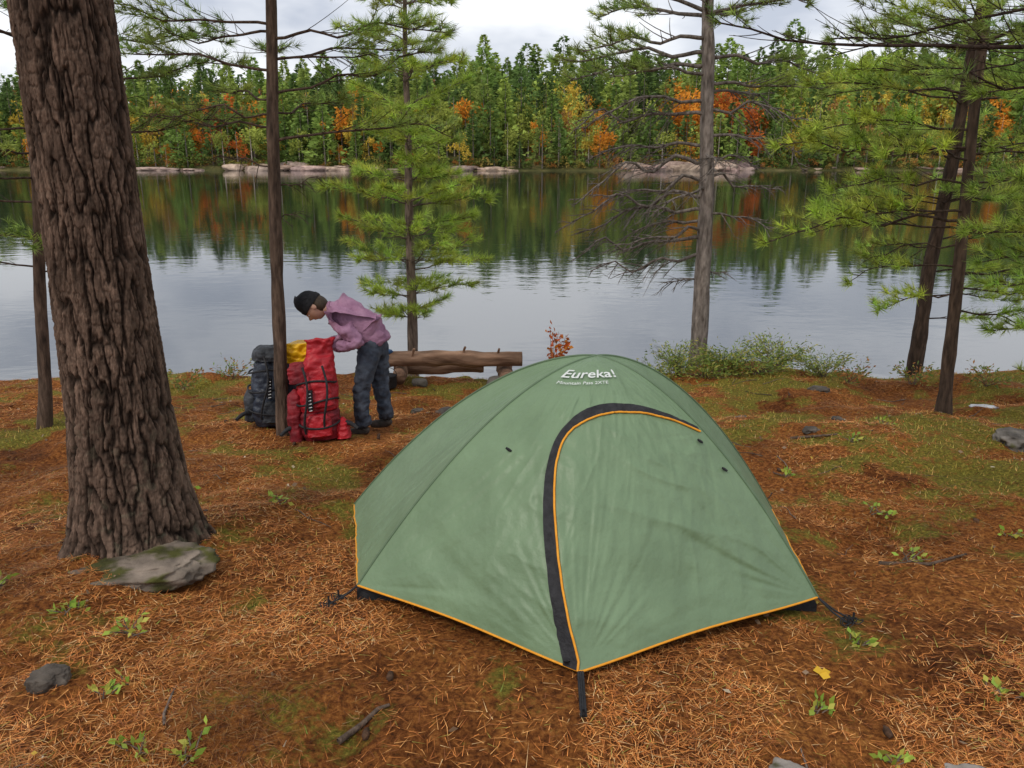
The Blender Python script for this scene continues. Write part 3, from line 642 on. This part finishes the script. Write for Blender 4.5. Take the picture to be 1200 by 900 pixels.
def backpack(x,y,rot,cols,kind,name='backpack'):
    e=empty(name,(x,y,g(x,y)-.01));e.rotation_euler=(math.radians(-8),math.radians(rot[1]),math.radians(rot[0]))
    mm=[mat('pack_a',*cols[0],9,.5,.6,22,spec=.4),mat('pack_b',*cols[1],9,.6,.5,22,spec=.3),M_black,mat('pack_print',(.45,.45,.45),(.6,.6,.6),20,.6)]
    a=Acc()
    def part(r,seed,amp=.018,m=0,o=(0,0,0),sq=3.0):
        V,F=loft(r,sq,64,seed,amp,70);a.add(V+np.array(o),F,m=m)
    if kind=='red':
        part([(0,.01,.01,0,0),(.02,.14,.11,0,0),(.10,.16,.14,0,0),(.24,.16,.14,0,0),(.27,.15,.13,0,0),(.27,.01,.01,0,0)],1,.02,1,sq=3.2)
        part([(.25,.01,.01,0,0),(.27,.15,.135,0,0),(.45,.16,.14,.0,0),(.60,.155,.125,.01,.0),(.68,.135,.11,.03,0),(.74,.11,.085,.05,0),(.80,.095,.075,.06,0),(.84,.10,.075,.07,0),(.87,.12,.085,.07,0),(.875,.07,.055,.07,0),(.82,.001,.001,.07,0)],2,.032,0,sq=2.8)
        part([(.50,.01,.01,0,0),(.52,.09,.05,0,0),(.64,.10,.055,0,.01),(.69,.08,.04,0,.02),(.70,.005,.01,0,.02)],4,.02,1,(-.12,-.07,0),2.8)
        part([(.30,.01,.01,0,0),(.32,.11,.04,0,0),(.50,.105,.045,0,.01),(.55,.07,.03,0,.02),(.56,.005,.01,0,.02)],5,.018,0,(.02,-.14,0),3)
        part([(.0,.01,.01,0,0),(.02,.06,.09,0,0),(.22,.065,.09,0,0),(.42,.06,.07,.02,0),(.47,.01,.01,.02,0)],14,.022,1,(-.20,-.02,0),2.6)
        part([(.0,.01,.01,0,0),(.02,.06,.09,0,0),(.15,.06,.08,0,0),(.20,.01,.01,0,0)],16,.02,0,(.19,-.04,0),2.6)
    else:
        H=.74
        part([(0,.01,.01,0,0),(.02,.15,.10,0,0),(.12,.185,.13,0,0),(.4,.18,.13,0,0),(H*.8,.155,.12,0,0),(H*.84,.12,.1,0,0),(H*.84,.01,.01,0,0)],1,.03)
        part([(H*.80,.01,.01,0,0),(H*.82,.16,.14,0,0),(H*.93,.165,.145,.02,0),(H,.11,.1,.02,0),(H+.012,.01,.01,.02,0)],3,.03,1,sq=2.5)
        for sg in (-1,1): part([(.05,.01,.01,0,0),(.07,.05,.08,0,0),(.28,.055,.085,0,0),(.34,.03,.05,0,0),(.35,.005,.01,0,0)],8+sg,.018,0 if sg>0 else 1,(sg*.19,0,0),2.4)
    part([(.05,.01,.01,0,0),(.07,.10,.04,0,0),(.21,.10,.045,0,0),(.25,.07,.03,0,0),(.26,.005,.01,0,0)],6,.015,0 if kind=='red' else 1,(0,-.15,0),2.8)
    rx_=.172 if kind=='red' else .212
    for zz_,ry in ((.16,.15),(.36,.15),(.52,.14)):
        th=np.linspace(0,2*np.pi,50);c,s=np.cos(th),np.sin(th);rr=(np.abs(c)**2.8+np.abs(s)**2.8)**(-1/2.8)
        k=1 if zz_<.45 else .95
        P=np.stack([c*rr*rx_*k,s*rr*(ry+.03)*k-.015,zz_+.02*np.sin(th*2+zz_*9)],-1);a.add(*tube(P,.009,5),m=2)
    for sg in (-1,1):
        s=np.linspace(0,1,20);P=np.stack([sg*(.08+.03*np.sin(s*3)),.13+.09*np.sin(s*np.pi),.62-.5*s],-1);a.add(*tube(P,.022*(1-.5*s)+.004,8),m=2)
        P=np.stack([sg*.08+.03*np.sin(s*5),-.16-.08*np.sin(s*np.pi),.66-.56*s],-1);a.add(*tube(P,.010,5),m=2)
        P=np.stack([sg*(.14+.18*s),-.02-.12*s,.10+.05*np.sin(s*3.1)],-1);a.add(*tube(P,.026*(1-.6*s)+.004,8),m=2)
    P=np.array([(-.045,-.20,.30),(-.04,-.205,.38),(-.035,-.20,.47)]);a.add(*tube(P,.024,6),m=2)
    for k in range(6):
        P=np.array([(-.052,-.228,.30+k*.028),(-.028,-.228,.304+k*.028)]);a.add(*tube(P,.0046,5),m=3)
    a.out('pack_body',mm,True,e)
    return e
RED=((.28,.006,.014),(.52,.018,.028));RED2=((.08,.007,.012),(.26,.012,.02))
GRY=((.012,.016,.026),(.04,.05,.075));GRY2=((.010,.011,.014),(.05,.055,.065))
backpack(-1.63,6.45,(8,-3),(RED,RED2),'red')
backpack(-2.17,6.85,(20,4),(GRY,GRY2),'dark')
V,F=loft([(0,.01,.01,0,0),(.02,.10,.08,0,0),(.12,.12,.09,0,0),(.19,.08,.06,0,0),(.2,.005,.005,0,0)],2.2,50,3,.05,50)
db=npmesh('yellow_dry_bag',V,F,mat('yellow_nylon',(.70,.38,.005),(.85,.50,.01),8,.45,.4,20),smooth=True);db.location=(-1.86,6.74,g(-1.86,6.75)+.62)
V,F=loft([(0,.01,.01,0,0),(.02,.16,.12,0,0),(.4,.17,.13,0,0),(.60,.14,.12,0,0),(.64,.01,.01,0,0)],2.6,40,5,.04,40)
o=npmesh('stuff_sack',V,F,mat('stuff_dark',(.02,.02,.03),(.05,.05,.07),10,.7,.3,30),smooth=True);o.location=(-1.88,6.78,g(-1.86,6.75))

# ------------------------------------------------------------ person
def skin(name,verts,edges,m,parent,sub=2,root=0):
    me=bpy.data.meshes.new(name);me.from_pydata([v[:3] for v in verts],edges,[]);me.materials.append(m)
    ob=bpy.data.objects.new(name,me);COL.objects.link(ob);ob.parent=parent
    sk=ob.modifiers.new('Skin','SKIN');sk.use_smooth_shade=True
    for i,v in enumerate(verts):
        r=v[3];r2=v[4] if len(v)>4 else r
        me.skin_vertices[0].data[i].radius=(r,r2);me.skin_vertices[0].data[i].use_root=(i==root)
    ss=ob.modifiers.new('Sub','SUBSURF');ss.levels=sub;ss.render_levels=sub
    return ob
def folds(ob,strength,size):
    s2=ob.modifiers.new('Sub2','SUBSURF');s2.levels=1;s2.render_levels=1
    t=bpy.data.textures.new('folds','CLOUDS');t.noise_scale=size;t.noise_depth=3
    d=ob.modifiers.new('Folds','DISPLACE');d.texture=t;d.strength=strength;d.mid_level=.5
def chain(*idx): return [(idx[i],idx[i+1]) for i in range(len(idx)-1)]
def person():
    px,py=-1.29,6.85;gz=g(px,py);e=empty('person',(px,py,gz));e.scale=(1.05,1.05,1.05)
    jeans=mat('jeans',(.028,.037,.055),(.085,.10,.13),14,.85,.5,30)
    jac=mat('fleece_jacket',(.25,.12,.20),(.40,.22,.32),10,.9,.5,35)
    sk=mat('skin',(.42,.24,.17),(.5,.3,.22),10,.55)
    hat=mat('knit_hat',(.008,.008,.010),(.02,.02,.023),40,.95,.6,120)
    hair=mat('hair',(.03,.02,.012),(.06,.04,.025),60,.6)
    boot=mat('boots',(.03,.025,.02),(.08,.06,.05),20,.8,.4,40)
    v=[(.06,0,.80,.135,.15),(.045,-.085,.74,.105),(.01,-.10,.60,.092),(-.035,-.11,.43,.074),(-.04,-.11,.25,.070),(-.03,-.11,.07,.072),
       (.08,.085,.74,.105),(.09,.10,.60,.092),(.085,.11,.43,.074),(.11,.11,.25,.070),(.13,.11,.07,.072),(.02,0,.9,.12)]
    folds(skin('jeans',v,chain(0,1,2,3,4,5)+chain(0,6,7,8,9,10)+[(0,11)],jeans,e),.05,.05)
    for bx,by in ((-.03,-.11),(.13,.11)):
        skin('boot',[(bx+.015,by,.09,.052),(bx+.01,by,.04,.045),(bx-.07,by,.04,.042),(bx-.15,by,.03,.034,.03)],chain(0,1,2,3),boot,e)
    v=[(-.10,0,1.02,.135,.16),(.0,0,.92,.14,.155),(.065,0,.81,.160,.165),(.075,0,.765,.165,.165),(-.20,0,1.07,.115,.14),(-.27,0,1.08,.075,.08),(-.315,0,1.08,.06,.062),
       (-.215,-.15,1.045,.084),(-.12,-.225,.95,.076),(.0,-.25,.85,.07),(-.10,-.245,.82,.06),(-.20,-.22,.815,.048),(-.225,-.21,.813,.042),
       (-.215,.15,1.045,.084),(-.17,.23,.93,.076),(-.12,.24,.83,.07),(-.20,.17,.80,.06),(-.29,.09,.79,.048),(-.305,.075,.788,.042)]
    folds(skin('jacket',v,chain(0,1,2,3)+chain(0,4,5,6)+chain(4,7,8,9,10,11,12)+chain(4,13,14,15,16,17,18),jac,e),.06,.06)
    skin('neck',[(-.26,0,1.08,.055),(-.33,0,1.09,.052),(-.38,0,1.10,.055)],chain(0,1,2),sk,e,1)
    def hand(o,d,up,side):
        o=Vector(o);d=Vector(d).normalized();up=Vector(up);s=d.cross(up).normalized()*side;up=s.cross(d).normalized()*side
        P=lambda a,b_,c:tuple(o+d*a+s*b_+up*c)
        skin('palm',[(*P(-.02,0,0),.024,.02),(*P(.03,0,0),.034,.018),(*P(.075,0,-.004),.036,.015)],chain(0,1,2),sk,e,2)
        for k,(b_,ln) in enumerate(((-.028,.066),(-.010,.075),(.010,.070),(.028,.055))):
            skin('finger_%d'%(k+1),[(*P(.06,b_,-.002),.009),(*P(.075+ln*.4,b_*1.1,-.012),.0088),(*P(.075+ln*.62,b_*1.15,-.034),.008),(*P(.07+ln*.55,b_*1.15,-.056),.0068)],chain(0,1,2,3),sk,e,1)
        skin('thumb',[(*P(.01,-.022,-.004),.012),(*P(.035,-.052,-.02),.0105),(*P(.06,-.05,-.042),.0088)],chain(0,1,2),sk,e,1)
    hand((-.235,-.215,.815),(-1,.05,.05),(0,-.3,1),1)
    hand((-.315,.065,.788),(-.8,-.45,-.25),(0,0,1),-1)
    hd=empty('head',(-.415,0,1.105));hd.parent=e
    upv=Vector((-.86,0,.42)).normalized();fw=Vector((-.42,-.12,-.86));fw=(fw-upv*fw.dot(upv)).normalized();sd=upv.cross(fw)
    Mx=Matrix((fw,sd,upv)).transposed().to_4x4();hd.matrix_local=Matrix.Translation((-.415,0,1.105))@Mx
    n,m=48,40;ph=np.linspace(.02,np.pi-.02,n);th=np.linspace(0,2*np.pi,m,endpoint=False)
    Ph,Th=np.meshgrid(ph,th,indexing='ij');z=np.cos(Ph);c=np.sin(Ph)
    x=c*np.cos(Th);y=c*np.sin(Th)
    fx=np.clip(x,0,1)
    X=x*.095-.0;Yv=y*.075*(1-.28*np.clip(-z,0,1)**1.5);Zv=z*.115
    X=X+np.where(z<0,.012*fx*np.clip(-z*1.5,0,1),0)
    X=X+.028*np.exp(-((y/.16)**2+((z+.16)/.17)**2))*(x>0)
    X=X+.007*np.exp(-((y/.3)**2+((z-.16)/.09)**2))*(x>0)
    X=X-.010*np.exp(-(((np.abs(y)-.36)/.17)**2+((z-.02)/.10)**2))*(x>0)
    X=X+.008*np.exp(-((y/.25)**2+((z+.47)/.05)**2))*(x>0)+.006*np.exp(-((y/.25)**2+((z+.57)/.05)**2))*(x>0)
    X=X+.012*np.exp(-((y/.25)**2+((z+.85)/.12)**2))*(x>0)
    npmesh('face',np.stack([X,Yv,Zv],-1),grid_faces(n,m,True),sk,smooth=True,parent=hd)
    def blob(nm,c_,r,mt):
        V,F=rock_mesh(1,1,1,0,3,0);V=V/np.linalg.norm(V,axis=1)[:,None]*np.array(r)+np.array(c_);return npmesh(nm,V,F,mt,smooth=True,parent=hd)
    wh=mat('eye',(.6,.6,.6),(.7,.7,.7),5,.3);lip=mat('lips',(.32,.1,.09),(.36,.12,.1),5,.5)
    for sg in (-1,1):
        blob('eye',(.078,sg*.028,.0),(.012,.013,.009),wh);blob('iris',(.0885,sg*.028,.0),(.003,.005,.005),hat)
        blob('ear',(-.005,sg*.076,-.005),(.02,.01,.032),sk);blob('eyebrow',(.09,sg*.028,.022),(.005,.016,.003),hair)
    blob('mouth',(.092,0,-.058),(.006,.022,.004),lip)
    blob('hair',(-.035,0,-.02),(.072,.078,.095),hair)
    prof=[(.118,-.012),(.124,.0),(.124,.03),(.118,.035),(.116,.05),(.108,.08),(.09,.108),(.06,.13),(.03,.14),(.002,.143)]
    th=np.linspace(0,2*np.pi,72,endpoint=False)
    V=np.array([[((r-.006)*np.cos(t)*.92-.008,(r-.006)*np.sin(t)*.80,z_+.018+.012*np.cos(t)+.0015*(i%2)) for i,t in enumerate(th)] for r,z_ in prof])
    npmesh('knit_hat',V,grid_faces(len(prof),72,True),hat,smooth=True,parent=hd)
person()

# ------------------------------------------------------------ plants
def bush(name,x,y,rad,h,n,size,cols,stems=14,aspect=.35):
    z=g(x,y);e=empty(name,(x,y,z));a=Acc();Ps,Ds=[],[]
    for k in range(stems):
        an=random.random()*6.28;rr=rad*random.uniform(.3,1);t=np.linspace(0,1,6)
        end=np.array([math.cos(an)*rr,math.sin(an)*rr,h*random.uniform(.5,1)])
        P=end*np.stack([t,t,t**.8],-1)+np.array([random.gauss(0,.02),random.gauss(0,.02),0]);a.add(*tube(P,.004*(1-.6*t),4))
        for q in range(n//stems):
            u=random.uniform(.25,1);p=np.array([np.interp(u,t,P[:,c]) for c in range(3)])+np.array([random.gauss(0,.05) for _ in range(3)])*min(1,rad*2.5)
            Ps.append(p);Ds.append(np.array([math.cos(an),math.sin(an),.4])+np.array([random.gauss(0,.6) for _ in range(3)]))
    a.out('stems',M_bark,True,e)
    Ps=np.array(Ps);C=np.array([random.choice(cols) for _ in Ps])*rng.uniform(.7,1.2,(len(Ps),1))
    V,F,C=leaf_quads(Ps,np.array(Ds),rng.uniform(.7,1.2,len(Ps))*size,C,aspect);npmesh('leaves',V,F,M_leaf,C,parent=e)
bg=[(.22,.31,.06),(.32,.40,.08),(.14,.20,.05),(.44,.40,.09)]
for (x,y,r_,h_,n_) in [(2.05,9.5,.4,.36,1100),(2.6,9.35,.45,.44,1400),(3.2,9.4,.5,.38,1300),(1.7,9.3,.35,.28,800),(3.75,9.3,.45,.28,800),(2.3,9.2,.4,.20,700),(2.9,9.1,.35,.2,500)]:
    bush('shrub',x,y,r_,h_,n_,.06,bg,24,.24)
bush('red_sapling',.5,9.5,.16,.68,140,.08,[(.65,.13,.03),(.7,.25,.03),(.45,.12,.03)],5,.5)
for (x,y) in [(5.2,8.4),(3.9,8.9),(-3.8,8.9),(-2.9,9.3),(4.6,8.8),(-4.6,9.1),(-3.4,9.4)]: bush('shrub',x,y,.28,.24,220,.05,[(.3,.3,.07),(.16,.24,.05),(.45,.2,.06)],9,.4)
gl=[(.28,.43,.06),(.36,.47,.07),(.46,.44,.08)]
for i,(x,y,r_) in enumerate([(-1.62,2.95,.12),(-1.30,2.3,.07),(-1.1,2.25,.06),(2.15,3.9,.14),(2.3,4.6,.09),(2.9,4.2,.08),(-1.45,4.5,.08),(1.15,2.55,.05),(1.5,3.0,.05),(-1.9,2.35,.05),(-2.2,4.9,.1),(2.7,5.9,.08),(3.2,6.5,.1),(3.6,4.9,.08),(1.32,2.28,.05),(-2.4,3.3,.08),(-1.95,3.1,.06),(-1.5,2.55,.04),(2.0,5.4,.06),(1.85,2.6,.05)]):
    bush('seedling_plant',x,y,r_,r_*.55,26 if i else 34,.042,gl,7,.55)
def grass():
    n=70000;x=rng.uniform(-7,7,n);y=rng.uniform(1.3,10.0,n)
    k=(rng.random(n)<moss(x,y)**2*.6+.015);x,y=x[k],y[k]
    tent_=((x-.35)/1.5)**2+((y-3.8)/1.1)**2>1;x,y=x[tent_],y[tent_];n=len(x)
    z=gh(x,y);a=rng.random(n)*6.28;h=rng.uniform(.010,.042,n);l=rng.uniform(.1,1.2,n)*h
    w=.0015+.0003*y
    V=np.stack([np.stack([x-w*np.sin(a),y+w*np.cos(a),z],-1),np.stack([x+w*np.sin(a),y-w*np.cos(a),z],-1),np.stack([x+np.cos(a)*l,y+np.sin(a)*l,z+h],-1)],1)
    pal=np.array([(.36,.34,.06),(.55,.41,.09),(.24,.31,.05),(.62,.36,.10)]);C=pal[rng.integers(0,4,n)]
    npmesh('grass',V.reshape(-1,3),np.arange(3*n).reshape(-1,3),M_leaf,np.repeat(C,3,0))
grass()
def debris():
    n=520;x=rng.uniform(-5,6,n);y=1.3+rng.random(n)**1.3*8.2;P=np.stack([x,y,gh(x,y)+.015],-1)
    D=rng.normal(size=(n,3));D[:,2]*=.15
    pal=np.array([(.65,.45,.07),(.5,.22,.06),(.3,.2,.12),(.6,.5,.35)]);V,F,C=leaf_quads(P,D,rng.uniform(.015,.045,n),pal[rng.choice(4,n,p=[.15,.25,.40,.20])],.7)
    npmesh('fallen_leaves',V,F,M_leaf,C)
    V,F,C=leaf_quads(np.array([(1.22,2.72,g(1.22,2.72)+.02)]*3),np.array([(1,.2,.1),(.2,1,.1),(.8,-.6,.1)]),[.05,.05,.045],np.array([(.8,.5,.04)]*3),.8);npmesh('yellow_leaf',V,F,M_leaf,C)
    a=Acc()
    for k in range(110):
        x=random.uniform(-4,5);y=random.uniform(1.5,9);an=random.random()*6.28;L=random.uniform(.08,.35);t=np.linspace(0,1,7)
        xs_=x+math.cos(an)*L*t+.02*(vn(t*3,k)-.5);ys_=y+math.sin(an)*L*t+.04*(vn(t*3,k+50)-.5)
        if ((x-.35)/1.5)**2+((y-3.8)/1.3)**2<1: continue
        a.add(*tube(np.stack([xs_,ys_,gh(xs_,ys_)+.008],-1),random.uniform(.002,.007)*(1-.5*t),5),[random.uniform(.5,1.3)]*3)
    for P in ([(-.62,2.38),(-.55,2.46),(-.50,2.52),(-.46,2.54)],[(2.0,3.9),(2.25,3.85),(2.5,3.95)],[(2.3,6.2),(2.6,6.1),(2.95,6.15)]):
        P=np.array(P);Q=np.c_[P,gh(P[:,0],P[:,1])+.01];a.add(*tube(Q,np.linspace(.013,.006,len(Q)),6),(.7,.65,.6))
    a.out('fallen_twigs',M_bark,True)
    a=Acc()
    for k in range(40):
        x=random.uniform(-3,4);y=random.uniform(2,8)
        if ((x-.35)/1.5)**2+((y-3.8)/1.3)**2<1: continue
        V,F=rock_mesh(.014,.03,.014,k,2,.5,5);a.add(V+np.array([x,y,g(x,y)+.012]),F,(.5,.35,.25))
    a.out('pine_cones',M_bark,True)
    V,F=rock_mesh(.13,.07,.03,3,3,.6,3);npmesh('plastic_sheet',V,F,mat('white_plastic',(.35,.35,.37),(.7,.7,.72),12,.4),smooth=True).location=(4.65,7.5,g(4.65,7.5)+.01)
debris()

# ------------------------------------------------------------ world, sun, camera
w=bpy.data.worlds.new('World');scene.world=w;w.use_nodes=True;N=w.node_tree.nodes;L=w.node_tree.links
bgn=N['Background'];bgn.inputs['Strength'].default_value=.105
sky=N.new('ShaderNodeTexSky');sky.sky_type='NISHITA';sky.sun_disc=False;sky.sun_elevation=math.radians(48);sky.sun_rotation=math.radians(215)
tc=N.new('ShaderNodeTexCoord');mp=N.new('ShaderNodeMapping');mp.inputs['Scale'].default_value=(1,1,2.6);L.new(tc.outputs['Generated'],mp.inputs[0])
no=N.new('ShaderNodeTexNoise');no.inputs['Scale'].default_value=3.2;no.inputs['Detail'].default_value=5;no.inputs['Roughness'].default_value=.55;L.new(mp.outputs[0],no.inputs[0])
cr=N.new('ShaderNodeValToRGB');e=cr.color_ramp.elements;e[0].position=.38;e[0].color=(5.8,6.2,7.2,1);e[1].position=.58;e[1].color=(10.8,10.9,11.2,1);L.new(no.outputs[0],cr.inputs[0])
mx=N.new('ShaderNodeMix');mx.data_type='RGBA';mx.inputs[0].default_value=.88;L.new(sky.outputs[0],mx.inputs[6]);L.new(cr.outputs[0],mx.inputs[7]);L.new(mx.outputs[2],bgn.inputs['Color'])
sl=bpy.data.lights.new('sun','SUN');sl.energy=1.5;sl.angle=math.radians(12);sl.color=(1,.93,.82);so=bpy.data.objects.new('sun',sl);COL.objects.link(so)
az=math.radians(215);el=math.radians(48);dv=Vector((math.sin(az)*math.cos(el),math.cos(az)*math.cos(el),math.sin(el)));so.rotation_euler=dv.to_track_quat('Z','Y').to_euler()
cam=bpy.data.cameras.new('camera');cam.lens=28;cam.sensor_width=36;cam.clip_end=5000;co=bpy.data.objects.new('camera',cam);COL.objects.link(co)
co.location=(0,0,2.0);co.rotation_euler=(math.radians(90-16.1),0,0);scene.camera=co
scene.view_settings.view_transform='Standard';scene.view_settings.look='None';scene.view_settings.exposure=0
